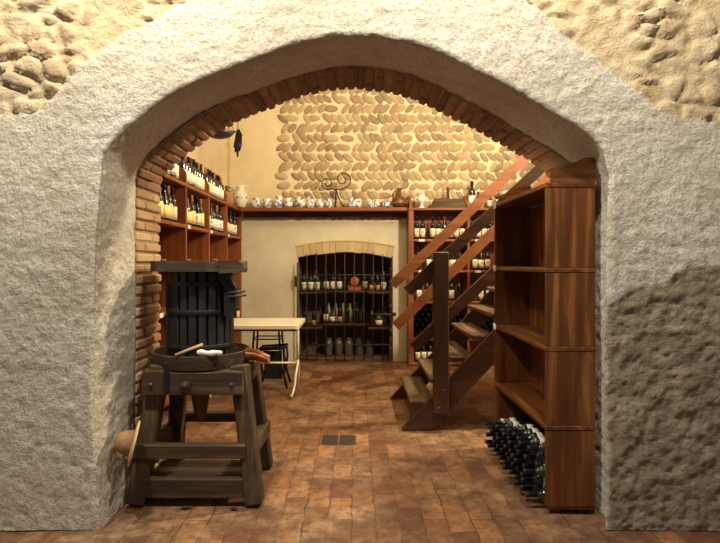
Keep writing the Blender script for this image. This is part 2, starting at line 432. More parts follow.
def arch_wall():
    P,a,b=profile(.06); N=normals(P); nu=len(P); m=MB()
    Q=outer(P,a,b,-3.2,3.4,4.5)
    base=[(P[i],y) for y in (Y1-.01,Y2) for i in range(nu)]
    m.add([(p.x,y,p.y) for p,y in base]+[(q.x,Y2,q.y) for q in Q],
          [[i,i+1,nu+i+1,nu+i] for i in range(nu-1)]+[[nu+i,nu+i+1,2*nu+i+1,2*nu+i] for i in range(nu-1)],0,True,col=(0,.5,0))
    # courses of bricks
    arch=resample(catmull(ARCH,12),.064)
    courses=[]
    for j in range(len(arch)-1):
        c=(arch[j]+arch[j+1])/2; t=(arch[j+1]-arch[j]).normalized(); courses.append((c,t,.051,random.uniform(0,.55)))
    n=round(ARCH[0][1]/.07)
    for j in range(n): courses.append((Vector((JL,ARCH[0][1]*(j+.5)/n)),Vector((0,1)),.054,random.uniform(.6,1)))  # jamb bricks toned lighter than the arch: lamplight put into the colour
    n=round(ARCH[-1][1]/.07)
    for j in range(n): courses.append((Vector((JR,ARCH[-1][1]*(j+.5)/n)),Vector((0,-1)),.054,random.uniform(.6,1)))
    for j,(c,t,th,tone) in enumerate(courses):
        nn=Vector((t.y,-t.x))
        segs=[(Y1+.005,Y1+.262),(Y1+.272,Y2+.012)] if j%2 else [(Y1+.005,Y1+.128),(Y1+.138,Y2+.012)]
        for (ya,yb) in segs:
            pr=.012+random.uniform(-.006,.008); yb2=yb+random.uniform(-.006,.006)
            tt=t.copy(); ang=random.uniform(-.04,.04)
            tt=Vector((t.x*math.cos(ang)-t.y*math.sin(ang),t.x*math.sin(ang)+t.y*math.cos(ang))); n2=Vector((tt.y,-tt.x))
            # local: x along t, y depth, z along n (inwards)
            M=Matrix(((tt.x,0,n2.x,c.x),(0,1,0,0),(tt.y,0,n2.y,c.y),(0,0,0,1)))
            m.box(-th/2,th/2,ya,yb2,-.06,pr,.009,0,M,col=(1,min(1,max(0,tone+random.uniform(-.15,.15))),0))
    return struct(m.build('wall_arch',M_brick,fix=False,attr=True))
arch_wall()
# floor: gently uneven brick paving
YB=7.69; XL=-1.995; XR=3.0; ZC=4.5
def make_floor():
    m=MB(); nx,ny=150,190; x0,x1,y0,y1=-3.3,3.3,.3,8.6
    for j in range(ny+1):
        for i in range(nx+1):
            x=x0+(x1-x0)*i/nx; y=y0+(y1-y0)*j/ny
            m.v.append(Vector((x,y,-.006+.006*noise.fractal(Vector((x,y,0))*2.5,.9,2,3)))); m.c.append((0,0,0))
    for v in m.v: v.z=min(v.z,-.0005)
    for j in range(ny):
        for i in range(nx):
            k=j*(nx+1)+i; m.f.append([k,k+1,k+nx+2,k+nx+1]); m.m.append(0); m.sm.append(True)
    return struct(m.build('floor',M_floor,fix=False))
make_floor()
m=MB(); m.box(XL-.05,XR+.05,Y2-.02,YB+.9,ZC,ZC+.1,0); struct(m.build('ceiling',M_side))
m=MB(); m.box(XL-.12,XL,Y2-.02,YB+.1,-.05,ZC,0); struct(m.build('wall_left',M_side))
m=MB(); m.box(XR,XR+.12,Y2-.02,YB+.1,-.05,ZC,0); struct(m.build('wall_right',M_side))
# back wall with arched niche; cobbles laid herringbone above the shelf
NX0,NX1=-.842,.548
def nich(x): return 1.535+.075*(1-((x-(NX0+NX1)/2)/((NX1-NX0)/2))**2)
def back_wall():
    m=MB(); xs=[NX0+(NX1-NX0)*i/14 for i in range(15)]
    def q(x0,x1,z0a,z0b,z1): m.add([(x0,YB,z0a),(x1,YB,z0b),(x1,YB,z1),(x0,YB,z1)],[[0,1,2,3]],0)
    q(XL-.05,NX0,-.05,-.05,ZC); q(NX1,XR+.05,-.05,-.05,ZC)
    for a,b in zip(xs,xs[1:]): q(a,b,nich(a),nich(b),ZC)
    # niche shell
    D=8.5
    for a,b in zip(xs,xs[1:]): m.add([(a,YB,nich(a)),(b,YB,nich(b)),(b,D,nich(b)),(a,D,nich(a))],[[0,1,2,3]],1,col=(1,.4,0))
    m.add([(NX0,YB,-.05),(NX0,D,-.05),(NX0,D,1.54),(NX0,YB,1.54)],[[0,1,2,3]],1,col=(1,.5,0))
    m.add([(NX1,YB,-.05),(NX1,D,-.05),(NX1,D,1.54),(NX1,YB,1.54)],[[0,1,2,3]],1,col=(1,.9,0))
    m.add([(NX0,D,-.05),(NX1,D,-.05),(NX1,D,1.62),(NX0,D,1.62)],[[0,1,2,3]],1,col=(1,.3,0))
    # rough edge bricks on the niche jambs
    for k in range(22):
        z=.01+.07*k
        m.box(NX1-.012-random.uniform(0,.02),NX1+.05,YB+.02+random.uniform(0,.05),YB+.5,z,z+.058,.008,1,col=(1,random.uniform(.6,1),0))
    # segmental lintel of flat bricks
    nb=15
    for k in range(nb):
        x=NX0-.01+(NX1-NX0+.02)*(k+.5)/nb; sl=(x-(NX0+NX1)/2)*.26
        zz=nich(min(max(x,NX0),NX1))
        M=Matrix.Translation((x,YB,zz))@Matrix.Rotation(sl,4,'Y')
        m.box(-.0455,.0455,-.010+random.uniform(-.003,.003),.15,-.006+random.uniform(-.008,.006),.150,.004,2,M,col=(1,random.random(),0))
        m.box(-.0475,.0475,-.014,.02,.151,.176,.004,2,M,col=(1,random.random()*.6,0))
    # cobbles
    zrow=2.02; row=0; ph=.142
    while zrow<4.45:
        x=-1.06+random.uniform(-.06,.06); dirn=1 if row%2 else -1
        while x<2.95:
            L=random.uniform(.175,.225); T=random.uniform(.088,.114)
            if random.random()<.07: ang=random.uniform(-.2,.2); L*=1.1; T*=1.15
            else: ang=dirn*R(random.uniform(34,58))
            if zrow>2.1:
                M=Matrix.Translation((x,YB+.014,zrow+random.uniform(-.012,.012)))@Matrix.Rotation(ang,4,'Y')
                vs=[];fs=[]; nu_,nv_=10,5; sd=random.random()*50
                for jv in range(nv_+1):
                    th=math.pi/2*jv/nv_
                    for iu in range(nu_):
                        ph_=2*math.pi*iu/nu_
                        ca,sa=math.cos(ph_),math.sin(ph_)
                        rr=1+.14*noise.noise(Vector((ca*1.2+sd,sa*1.2,jv*.2)))
                        ex=lambda c: math.copysign(abs(c)**.98,c)
                        vs.append((L/2*ex(ca)*rr*math.sin(th+.05*0) if jv else 0, -.040*math.cos(th)**.55 if jv<nv_ else .005, T/2*ex(sa)*rr*math.sin(th) if jv else 0))
                for jv in range(nv_):
                    for iu in range(nu_):
                        i2=(iu+1)%nu_; fs.append([jv*nu_+iu,jv*nu_+i2,(jv+1)*nu_+i2,(jv+1)*nu_+iu])
                m.add(vs,fs,3,True,M,col=(1,random.random(),0))
            x+=T/max(.5,abs(math.sin(abs(ang))))*random.uniform(.68,.79) if abs(ang)>.3 else L*.95
        zrow+=ph; row+=1
    # mortar bed between the cobbles, slightly uneven
    nx,nz_=130,90; b=len(m.v)
    for j in range(nz_+1):
        for i in range(nx+1):
            x=-1.12+4.12*i/nx; z=2.05+2.45*j/nz_
            ed=sstep(-1.12,-.98,x+.04*noise.noise(Vector((x,0,z))*6))
            m.v.append(Vector((x,YB+.004-(.012+.010*noise.fractal(Vector((x,0,z))*9,.9,2,3))*ed,z))); m.c.append((0,.5,0))
    for j in range(nz_):
        for i in range(nx):
            k=b+j*(nx+1)+i; m.f.append([k,k+1,k+nx+2,k+nx+1]); m.m.append(3); m.sm.append(True)
    return struct(m.build('wall_back',[M_back,M_niche,M_lint,M_herr],fix=False,attr=True))
back_wall()

# ------------------------------------------------------------------ bottles
def bottle(name,glassm,labm,capm,label,shape='bordeaux',lz=(.055,.150),parts=True):
    if shape=='bordeaux': pr=[(.030,0),(.0365,.004),(.0375,.02),(.0375,.185),(.035,.2),(.026,.215),(.0155,.228),(.0145,.24),(.0145,.292),(.0155,.294),(.0155,.302),(.012,.303)]
    elif shape=='burgundy': pr=[(.033,0),(.040,.004),(.0415,.02),(.0415,.14),(.037,.17),(.027,.205),(.018,.235),(.0145,.26),(.0145,.292),(.0155,.294),(.0155,.300),(.012,.301)]
    elif shape=='squat': pr=[(.045,0),(.052,.005),(.054,.02),(.054,.12),(.048,.145),(.03,.17),(.018,.19),(.016,.235),(.018,.237),(.018,.245)]
    m=MB(); m.lathe(pr,14); o=m.build(name,glassm); tag(o,label,'wine bottle')
    if parts and labm:
        rb=pr[2][0]+.0006
        l=MB(); l.lathe([(rb-.004,lz[0]),(rb,lz[0]+.0003),(rb,lz[1]-.0003),(rb-.004,lz[1])],14); l.build('label',labm,o)
    if parts and capm:
        rt=pr[-2][0]+.0008; zt=pr[-1][1]; r0=pr[-4][0]+.0008
        l=MB(); l.lathe([(r0-.003,zt-.066),(r0,zt-.065),(r0,zt-.012),(rt,zt-.010),(rt,zt+.0005),(.004,zt+.001)],12); l.build('capsule',capm,o)
    return o
park=Vector((0,0,-50))
protos={}
def bt(kind):
    if kind not in protos:
        a={'cream':('wine_bottle',G_green,L_cream,K_black,'','bordeaux',(.03,.142)),
           'creamred':('wine_bottle',G_green,L_cream,K_red,'','burgundy',(.03,.135)),
           'white':('wine_bottle',G_green,L_white,K_black,'','bordeaux',(.03,.142)),
           'whiteor':('wine_bottle',G_brown,L_white,K_orange,'','bordeaux',(.03,.142)),
           'yellow':('wine_bottle',G_green,L_yellow,K_orange,'','bordeaux',(.03,.155)),
           'yellowb':('wine_bottle',G_green,L_yellow,K_black,'','burgundy',(.03,.135)),
           'orange':('wine_bottle',G_brown,L_orange,K_black,'','bordeaux',(.02,.10)),
           'tall':('wine_bottle',G_green,L_white,K_red,'','burgundy',(.04,.135)),
           'dusty':('wine_bottle',G_dusty,L_cream,K_black,'','squat',(.03,.10)),
           'dark':('wine_bottle',G_green,None,None,'','bordeaux',(.055,.15),False),
           'darkcap':('wine_bottle',G_green,L_white,K_black,'','bordeaux',(.14,.184)),
           }[kind]
        protos[kind]=[bottle(*a),False]
    return protos[kind]
LOOK={'cream':'cream labelled bottle','creamred':'red capped bottle','white':'white labelled bottle','whiteor':'orange capped bottle',
 'yellow':'yellow labelled bottle','yellowb':'black capped yellow labelled bottle','orange':'orange labelled bottle','tall':'red capped white labelled bottle','dusty':'squat dusty bottle','dark':'dark bottle','darkcap':'dark bottle'}
def put(kind,loc,where,group,rot=None,scale=1.0):
    p=bt(kind); lab=LOOK[kind]+' '+where
    if rot is None: rot=(0,0,random.uniform(-.5,.5))
    if not p[1]:
        p[1]=True; o=p[0]; o.location=loc; o.rotation_euler=rot; o.scale=scale if isinstance(scale,tuple) else (scale,)*3; o['label']=lab; o['group']=group; return o
    return dup(p[0],loc,lab,group,rot,scale)

# ------------------------------------------------------------------ left wine rack
LXF=-1.665; LZ=[2.237,1.828,1.425,1.02,.62,.22]; LY=[4.30,5.14,5.95,6.78,7.62]
t=thing('wine_rack','tall reddish wooden wine rack running along the side wall behind the press','wine rack',(0,0,0))
for y in LY:
    m=MB(); m.box(XL+.012,LXF,y-.016,y+.016,0,LZ[0]-.035,.003); m.build('divider',W_rack['z'],t)
    if y>7: continue
    m=MB(); m.prism([(LXF-.004,LZ[0]+.001),(LXF-.004,LZ[0]+.10),(LXF-.03,LZ[0]+.15),(XL+.012,LZ[0]+.19),(XL+.012,LZ[0]+.001)],y-.02,y+.02,'y'); m.build('crest',W_rack['z'],t)
for z in LZ:
    m=MB(); m.box(XL+.012,LXF+.004,LY[0]-.016,LY[-1]+.016,z-.034,z,.004); m.build('shelf',W_rack['y'],t)
m=MB(); m.box(XL+.002,XL+.012,LY[0],LY[-1],0,LZ[0],.001); m.build('back_panel',W_rack['z'],t)
for y in LY[:4]:
    m=MB(); m.box(LXF+.004,LXF+.008,y+.03,y+.10,LZ[1]-.036,LZ[1]+.002,.001); m.build('price_tag',M_white,t)
m=MB(); m.box(LXF+.004,LXF+.008,4.42,4.50,LZ[3]-.04,LZ[3],.001); m.build('price_tag',M_white,t)
def along(y0,y1,n,x,z,kinds,where,group,jx=.02,sc=1.0,zig=0):
    for i in range(n):
        y=y0+(y1-y0)*(i/(n-1) if n>1 else .5)
        k=kinds[i%len(kinds)]
        put(k,(x+random.uniform(-jx,jx)-(zig if i%2 else 0),y+random.uniform(-.003,.003),z+.0005),where%ORD[i],group,None,sc*random.uniform(.97,1.01))
G='bottles on the long side rack'
along(4.40,4.98,6,-1.74,LZ[1],['yellow','yellow','yellow','yellowb','yellow','cream'],'%s in the nearest bay of the side rack',G,.012,1.13)
along(5.26,5.78,5,-1.73,LZ[1],['yellow','yellowb','yellow','cream','yellow'],'%s in the second bay of the side rack',G,.012,1.13)
along(6.10,6.62,5,-1.73,LZ[1],['yellow','tall','white','whiteor','white'],'%s in the third bay of the side rack',G,.012,1.13)
along(6.92,7.45,5,-1.73,LZ[1],['cream','white','cream','white','white'],'%s in the corner bay of the side rack',G,.012,1.13)
G='bottles on top of the long side rack'
along(4.42,5.03,6,-1.74,LZ[0],['white','cream','white','white','tall','white'],'%s on top of the side rack, before the nearest crest',G,.01,1.10)
along(5.22,5.86,8,-1.735,LZ[0],['white','whiteor','cream','tall','cream','white','whiteor','cream'],'%s on top of the side rack beyond the nearest crest',G,.004,1.06,.0)
along(6.04,6.70,8,-1.735,LZ[0],['whiteor','cream','cream','white','whiteor','white','cream','whiteor'],'%s on top of the side rack beyond the middle crest',G,.004,1.06)
G='bottles on the lowest shelf of the side rack'
along(7.0,7.5,4,-1.72,LZ[4],['dark','white','dark','cream'],'%s along the low shelf behind the table',G)
# wicker jug on the end of the rack
t=thing('wicker_jug','brown wicker-covered jug at the far end of the side rack top','jug',(-1.775,7.22,LZ[0]+.001))
m=MB(); m.lathe([(.06,0),(.085,.02),(.095,.09),(.08,.16),(.05,.2)],16); m.build('wicker_body',M_straw,t)
m=MB(); m.lathe([(.05,.2),(.03,.22),(.025,.27),(.032,.28),(.02,.281)],14); m.build('neck',M_dkjug,t)
m=MB(); m.tube([(.03,0,.26),(.075,0,.25),(.09,0,.2),(.085,0,.15)],.008,8); m.build('handle',M_straw,t)

# ------------------------------------------------------------------ long shelf and what stands on it
t=thing('long_shelf','long brown plank shelf running across the far wall above the barred niche','shelf',(0,0,0))
SZ=2.245
m=MB(); m.box(-1.64,.752,7.42,7.655,SZ-.05,SZ,.005); m.build('plank',W_rack['x'],t)
m=MB(); m.box(-1.63,.752,7.60,7.655,SZ-.13,SZ-.052,.004); m.build('wall_batten',W_stair['x'],t)
def jar_mesh(kind):
    if kind=='pot': pr=[(.045,0),(.05,.004),(.066,.035),(.072,.07),(.064,.105),(.05,.125),(.053,.14),(.048,.14),(.045,.125),(.055,.1),(.004,.02)]
    elif kind=='mug': pr=[(.055,0),(.06,.004),(.062,.06),(.058,.1),(.062,.135),(.057,.135),(.053,.1),(.004,.02)]
    elif kind=='jug': pr=[(.045,0),(.05,.005),(.062,.05),(.058,.09),(.042,.12),(.048,.155),(.043,.155),(.037,.12),(.004,.03)]
    m=MB(); m.lathe(pr,18); return m
jp={}
for kd in ('pot','mug','jug'):
    o=jar_mesh(kd).build('ceramic_'+kd,M_jar); h=MB()
    h.tube([(.05,0,.11),(.085,0,.115),(.1,0,.085),(.09,0,.05),(.058,0,.035)],.007,8); h.build('handle',M_jar,o)
    tag(o,'','jug','blue and white ceramics on the long shelf'); jp[kd]=[o,False]
JX=[(256.0,'pot',1.08),(267.5,'mug',.98),(278.7,'jug',1.1),(288.7,'mug',1.03),(300.3,'pot',1.12),(310.6,'jug',1.03),(320.4,'mug',.92),(329,'jug',.85),(351.8,'pot',.93),(357.6,'mug',.98),(370.5,'mug',.75),(376.5,'jug',.85),(386.3,'pot',.85)]
WHERE=['nearest the tall pale vase','second along from the tall pale vase','third along from the tall pale vase','fourth along from the tall pale vase','fifth along from the tall pale vase','sixth along from the tall pale vase','two before the iron scroll stand','just before the iron scroll stand','first beyond the iron scroll stand','second beyond the iron scroll stand','third beyond the iron scroll stand','fourth beyond the iron scroll stand','fifth beyond the iron scroll stand']
for ji,((px,kd,sc),w) in enumerate(zip(JX,WHERE)):
    loc=((px-355)*.01452,(7.53+random.uniform(-.012,.012)) if ji<8 else (7.485,7.595,7.485,7.595,7.59)[ji-8],SZ+.0005); lab='small blue and white ceramic '+kd+' '+w
    rot=(0,0,random.uniform(-.4,.4)+1.57)
    o,used=jp[kd]
    if not used: o.location=loc;o.rotation_euler=rot;o.scale=(sc,)*3;o['label']=lab;jp[kd][1]=True
    else: dup(o,loc,lab,None,rot,sc)
m=MB(); m.lathe([(.03,0),(.05,.012),(.056,.02),(.05,.021),(.004,.012)],16)
tag(m.build('small_dish',M_jar,loc=(.50,7.46,SZ+.0005)),'tiny pale dish on the long shelf before the brown jug','dish')
o=thing('tall_vase','tall pale glazed vase with blue sprigs in the corner of the long shelf','vase',(-1.655,7.53,SZ+.0095))
m=MB(); m.lathe([(.06,0),(.066,.005),(.098,.08),(.104,.14),(.09,.2),(.056,.245),(.05,.275),(.062,.315),(.055,.315),(.043,.275),(.08,.2),(.004,.03)],20); m.build('body',M_vase,o)
m=MB(); m.lathe([(.1045,.125),(.1055,.135),(.1035,.15)],20); m.build('painted_band',M_jar,o)
m=MB(); m.tube([(-.055,0,.29),(-.11,0,.27),(-.115,0,.21),(-.092,0,.18)],.009,8); m.build('handle',M_vase,o)
# wrought-iron scroll stand
o=thing('iron_scroll_stand','black wrought-iron scroll stand on three legs among the small jugs','stand',((336-355)*.0145+.0,7.545,SZ+.001))
m=MB()
for (dx,dy) in ((-.02,.03),(.0,-.05),(.11,.01)):
    m.tube([(0,0,.27),(dx*.35,dy*.3,.16),(dx*.8,dy*.8,.05),(dx*1.2,dy*1.2,.008)],.008,7)
m.tube([(-.03,0,.14),(-.055,0,.2),(-.01,0,.265)],.006,6)
m.build('tripod',M_iron,o)
def spiral(cx,cz,r0,r1,a0,turns,n=40):
    return [(cx+(r0+(r1-r0)*i/n)*math.cos(a0+turns*2*math.pi*i/n),0,cz+(r0+(r1-r0)*i/n)*math.sin(a0+turns*2*math.pi*i/n)) for i in range(n+1)]
m=MB(); m.tube(spiral(-.125,.36,.095,.03,-.9,-1.4)+[],.008,7); m.tube([(-.21,0,.385),(-.25,0,.395)],.007,6); m.build('small_scroll',M_iron,o)
m=MB(); m.tube(spiral(.10,.415,.125,.03,-1.3,1.35),.008,7); m.build('large_scroll',M_iron,o)
m=MB(); m.tube([(-.066,0,.286),(-.02,0,.268),(.05,0,.27),(.133,0,.295)],.009,7); m.tube([(0,0,.27),(0,0,.38)],.006,6); m.build('cross_arm',M_iron,o)
o=thing('brown_jug','round brown jug with narrow neck at the end of the long shelf','jug',(.640,7.53,SZ+.001))
m=MB(); m.lathe([(.06,0),(.085,.01),(.108,.07),(.1,.13),(.06,.165),(.032,.185),(.028,.255),(.034,.262),(.034,.285),(.02,.286)],20); m.build('body',M_dkjug,o)
m=MB(); m.tube([(-.03,0,.24),(-.075,0,.235),(-.095,0,.19),(-.085,0,.14)],.009,8); m.build('handle',M_dkjug,o)
m=MB(); m.lathe([(.105,.05),(.1095,.055),(.1095,.085),(.106,.09)],20); m.build('band',W_rack['x'],o)

# ------------------------------------------------------------------ far wine rack (behind the stairs)
RX=[.795,1.61,2.44,2.93]; RZ=[2.233,1.79,1.35,.91,.385,.04]; RY0,RY1=7.36,7.655
t=thing('wine_rack','reddish wooden wine rack on the far wall behind the staircase','wine rack',(0,0,0))
for i,x in enumerate(RX):
    w=.036 if i==0 else .018
    m=MB(); m.box(x-w,x+w,RY0,RY1,0,RZ[0]-.036,.004); m.build('divider',W_rack['z'],t)
    m=MB(); m.prism([(RY0+.01,RZ[0]+.001),(RY0+.01,RZ[0]+.03),(RY1-.02,RZ[0]+.20),(RY1,RZ[0]+.20),(RY1,RZ[0]+.001)],x-.02,x+.02,'x'); m.build('crest',W_rack['z'],t)
for z in RZ:
    m=MB(); m.box(RX[0]-.036,RX[-1]+.018,RY0-.005,RY1,z-.034,z,.004); m.build('shelf',W_rack['x'],t)
m=MB(); m.box(RX[0],RX[-1],RY1-.012,RY1-.002,.0,RZ[0],.001); m.build('back_panel',W_rack['z'],t)
for x in (.90,1.70):
    for z in RZ[1:3]:
        m=MB(); m.box(x,x+.085,RY0-.010,RY0-.006,z-.036,z-.004,.001); m.build('price_tag',M_white,t)
def across(xs,y,z,kinds,where,group,sc=1.0):
    for i,x in enumerate(xs):
        put(kinds[i%len(kinds)],(x,y+random.uniform(-.012,.012),z+.0005),where%ORD[i],group,None,sc)
G='standing bottles in the far rack'
across([.885,.97,1.115,1.20,1.285,1.37,1.455,1.54],7.47,RZ[1],['cream','cream','white','cream','tall','cream','cream','cream'],'%s along the top shelf of the far rack',G,(.98,.98,1.08))
across([1.69,1.775,1.86,1.945,2.03,2.165],7.47,RZ[1],['cream','white','cream','white','cream','cream'],'%s along the top shelf beyond the far rack divider',G,(.98,.98,1.08))
across([.90,1.06,1.145,1.232,1.32,1.405,1.50],7.46,RZ[2],['dark','cream','creamred','cream','cream','creamred','cream'],'%s along the second shelf of the far rack',G,(.98,.98,1.08))
across([1.72,1.81,1.90,2.16,2.26],7.46,RZ[2],['cream','creamred','cream','dark','cream'],'%s along the second shelf beyond the far rack divider',G,(.98,.98,1.08))
across([.92,1.03,1.15,1.28,1.385,1.49],7.45,RZ[3],['white','white','cream','cream','cream','dark'],'%s along the third shelf of the far rack',G,(.98,.98,1.08))
across([1.70,1.80,1.92,2.03],7.45,RZ[3],['cream','white','white','cream'],'%s along the third shelf beyond the far rack divider',G,(.98,.98,1.08))
across([.90,.99,1.08,1.17,1.26,1.35,1.44,1.53],7.46,RZ[5],['cream','white','cream','yellowb','cream','white','cream','cream'],'%s along the bottom shelf of the far rack',G,.97)
ROWS=['bottom','second','third','fourth','fifth','top']
def pile(x0,n,name):
    for r_ in range(6):
        k=n-(r_%2)
        for i in range(k):
            x=x0+.0452+(i+.5*(r_%2))*.0828; z=RZ[4]+.0395+r_*.0725
            put('dark',(x,7.64,z),'lying in the '+ROWS[r_]+' row of the '+name+', '+ORD[i]+' from its post','stacked bottles in the far rack',(R(90),0,random.uniform(-.02,.02)))
pile(.835,9,'near-post stack'); pile(1.63,9,'stair-side stack')
# things standing on top of the far rack
ZT=RZ[0]+.001
o=thing('white_cup','white two-handled ceramic cup on top of the far rack','cup',(.955,7.46,ZT))
m=MB(); m.lathe([(.045,0),(.05,.01),(.02,.03),(.018,.06),(.05,.085),(.065,.12),(.06,.16),(.045,.175),(.052,.19),(.047,.19),(.004,.1)],18); m.build('bowl',M_white,o)
for s in (-1,1):
    m=MB(); m.tube([(s*.055,0,.155),(s*.088,0,.15),(s*.092,0,.115),(s*.05,0,.09)],.008,8); m.build('handle',M_white,o)
o=thing('wooden_trough','long dark wooden trough with upright handle on top of the far rack','trough',(1.33,7.44,ZT))
m=MB(); m.prism([(-.25,0),(.25,0),(.215,.125),(-.20,.135)],-.07,.07,'y'); m.build('body',W_press['x'],o)
m=MB(); m.box(-.02,.02,-.015,.015,.131,.30,.005); m.build('handle',W_press['z'],o)
put('white',(1.685,7.50,ZT),'standing tall on top of the far rack beside the trough','bottles on top of the far rack',None,1.3)
put('orange',(1.775,7.50,ZT),'on top of the far rack, first past the tall one','bottles on top of the far rack',None,.8)
put('cream',(1.93,7.47,ZT),'on top of the far rack, behind the upper handrail','bottles on top of the far rack',None,.8)
put('whiteor',(2.06,7.47,ZT),'on top of the far rack, furthest from the trough','bottles on top of the far rack',None,.9)

# ------------------------------------------------------------------ niche: shelves, gate, bottles
def board(x0,x1,y0,y1,z,lab):
    m=MB(); m.box(x0,x1,y0,y1,z-.032,z,.004); return tag(m.build('niche_shelf',W_stair['x']),lab,'shelf','plank shelves inside the niche')
NZ1,NZ2=1.02,.485
S=.004
board(NX0+S,-.50,7.80,8.49,NZ1,'upper side plank in the niche next to the gate hinges')
board(-.498,.20,8.02,8.49,NZ1,'upper middle plank at the back of the niche')
board(.202,NX1-.04,7.80,8.49,NZ1,'upper side plank in the niche above the gate latch')
board(NX0+S,-.50,7.80,8.49,NZ2,'lower side plank in the niche next to the gate hinges')
board(-.498,.20,8.02,8.49,NZ2+.03,'lower middle plank at the back of the niche')
board(.202,NX1-.04,7.80,8.49,NZ2,'lower side plank in the niche below the gate latch')
G='bottles standing in the niche'
across([-.77,-.67,-.57],7.87,NZ1,['cream','white','cream'],'%s on the upper niche plank by the hinges',G)
across([-.74,-.62],8.02,NZ1,['tall','creamred'],'%s in the back row by the niche hinges',G)
across([-.45,-.345,-.245,-.155],8.12,NZ1,['white','cream','white','dark'],'%s on the upper middle niche plank before the cask',G)
across([.255,.345,.435],7.87,NZ1,['orange','orange','whiteor'],'%s on the upper niche plank by the latch',G)
across([.155],8.12,NZ1,['white'],'%s on the middle niche plank beyond the cask',G)
across([.29,.40],8.04,NZ1,['tall','dark'],'%s in the back row by the niche latch',G)
across([-.76,-.62],7.90,NZ2,['dark','orange'],'%s on the lower niche plank by the hinges',G)
across([-.455,-.345,-.235,-.12,.03,.14],8.12,NZ2+.03,['cream','dusty','orange','dark','dark','dark'],'%s on the lower middle niche plank',G)
across([.255,.36,.465],7.90,NZ2,['dark','dusty','dark'],'%s on the lower niche plank by the latch',G)
m0=MB(); m0.lathe([(.042,0),(.046,.006),(.046,.13),(.036,.19),(.02,.235),(.017,.29),(.02,.3)],14)
wp=m0.build('wrapped_bottle',M_wrap)
for i,x in enumerate([-.42,-.31,-.19,-.08,.03,.13]):
    lab='pale paper-wrapped bottle, %s along the back row of the lower niche plank'%ORD[i]
    if i==0: wp.location=(x,8.3,NZ2+.031); tag(wp,lab,'bottle','wrapped bottles in the niche')
    else: dup(wp,(x,8.3,NZ2+.031),lab)
m0=MB(); m0.lathe([(.062,0),(.068,.01),(.07,.18),(.064,.2),(.05,.215),(.05,.245),(.056,.25),(.056,.26),(.02,.261)],16)
gj=m0.build('glass_jar',G_grey)
for i,x in enumerate([-.42,-.26,-.10,.07,.23]):
    lab='cloudy grey glass jar on the niche floor, %s from the hinge side'%ORD[i]
    if i==0: gj.location=(x,8.24,.0005); tag(gj,lab,'jar','grey jars on the niche floor')
    else: dup(gj,(x,8.24,.0005),lab)
o=thing('small_cask','small reddish wooden cask on its cradle inside the niche','cask',(-.005,8.11,NZ1+.001))
m=MB(); m.lathe([(.062,-.08),(.066,-.078),(.078,0),(.066,.078),(.062,.08)],16,M=Matrix.Translation((0,0,.145))@Matrix.Rotation(R(90),4,'X')); m.build('barrel',W_rail['y'],o)
for y in (-.05,.05):
    m=MB(); m.lathe([(.073,-.006),(.076,-.006),(.076,.006),(.073,.006)],16,M=Matrix.Translation((0,y,.145))@Matrix.Rotation(R(90),4,'X')); m.build('hoop',M_iron,o)
m=MB(); m.box(-.10,.10,-.07,.07,0,.066,.006); m.build('cradle',W_rail['x'],o)
# gate
o=thing('barred_gate','rusty iron barred gate closing the arched niche in the far wall','gate',(0,7.615,0))
for i in range(11):
    x=-.845+.139*i; top=1.46 if i==0 else min(1.60,nich(min(max(x,NX0),NX1))+.02)
    m=MB(); m.tube([(x,0,.012),(x,0,top)],.0095 if i in (0,10) else .0075,7); m.build('upright_bar',M_rust,o)
for z in (1.275,1.035,.25,.09,.03):
    m=MB(); m.tube([(-.845,0.012,z),(.545,0.012,z)],.009,7); m.build('cross_bar',M_rust,o)
m=MB(); m.box(-.885,-.855,-.01,.02,1.10,1.26,.004); m.build('hinge_plate',M_rust,o)
m=MB(); m.tube([(.26,-.02,.70),(.575,-.02,.70)],.016,9); m.tube([(.55,-.02,.70),(.60,-.02,.70)],.026,9); m.build('latch_bolt',M_rust,o)

# ------------------------------------------------------------------ table and stools
TZ=.78
o=thing('garden_table','cream rectangular table with curved white metal feet behind the press','table',(-1.115,5.93,0))
def rrect(w,d,r,n=5):
    pts=[]
    for cx,cy,a0 in ((w/2-r,d/2-r,0),(-w/2+r,d/2-r,90),(-w/2+r,-d/2+r,180),(w/2-r,-d/2+r,270)):
        for k in range(n+1):
            a=R(a0+90*k/n); pts.append((cx+r*math.cos(a),cy+r*math.sin(a)))
    return pts
m=MB(); m.prism(rrect(1.03,.80,.04),TZ-.035,TZ,'z'); m.build('tabletop',M_cream,o)
m=MB(); m.prism(rrect(.97,.74,.03),TZ-.06,TZ-.0352,'z'); m.build('apron',W_stair['x'],o)
for s in (-1,1):
    x=.475*s if s>0 else -.40
    leg=MB(); leg.tube([(x,-.09,TZ-.06),(x,-.09,.34)],.013,10); leg.build('post',M_cream,o)
    for k in (-1,1):
        f=MB(); y0=-.09
        f.tube([(x,y0,.36),(x-.004,y0+k*.05,.30),(x-.012,y0+k*.13,.22),(x-.015,y0+k*.17,.13),(x-.03,y0+k*.22,.05),(x-.045,y0+k*.27,.014)],[.015,.015,.014,.013,.012,.016],9); f.build('foot',M_cream,o)
m=MB(); m.tube([(-.40,-.09,.33),(.475,-.09,.33)],.012,9); m.build('stretcher',M_cream,o)
o=thing('iron_stool','tall black iron stool behind the cream table','stool',(-1.105,6.62,0))
m=MB(); m.lathe([(.17,.69),(.18,.70),(.18,.72),(.16,.725)],20); m.build('seat',M_iron,o)
for i,(sx,sy) in enumerate(((-1,-1),(1,-1),(1,1),(-1,1))):
    m=MB(); m.tube([(sx*.11,sy*.11,.70),(sx*.155,sy*.13,.60),(sx*.19,sy*.16,.01)],.013,8); m.build('leg',M_iron,o)
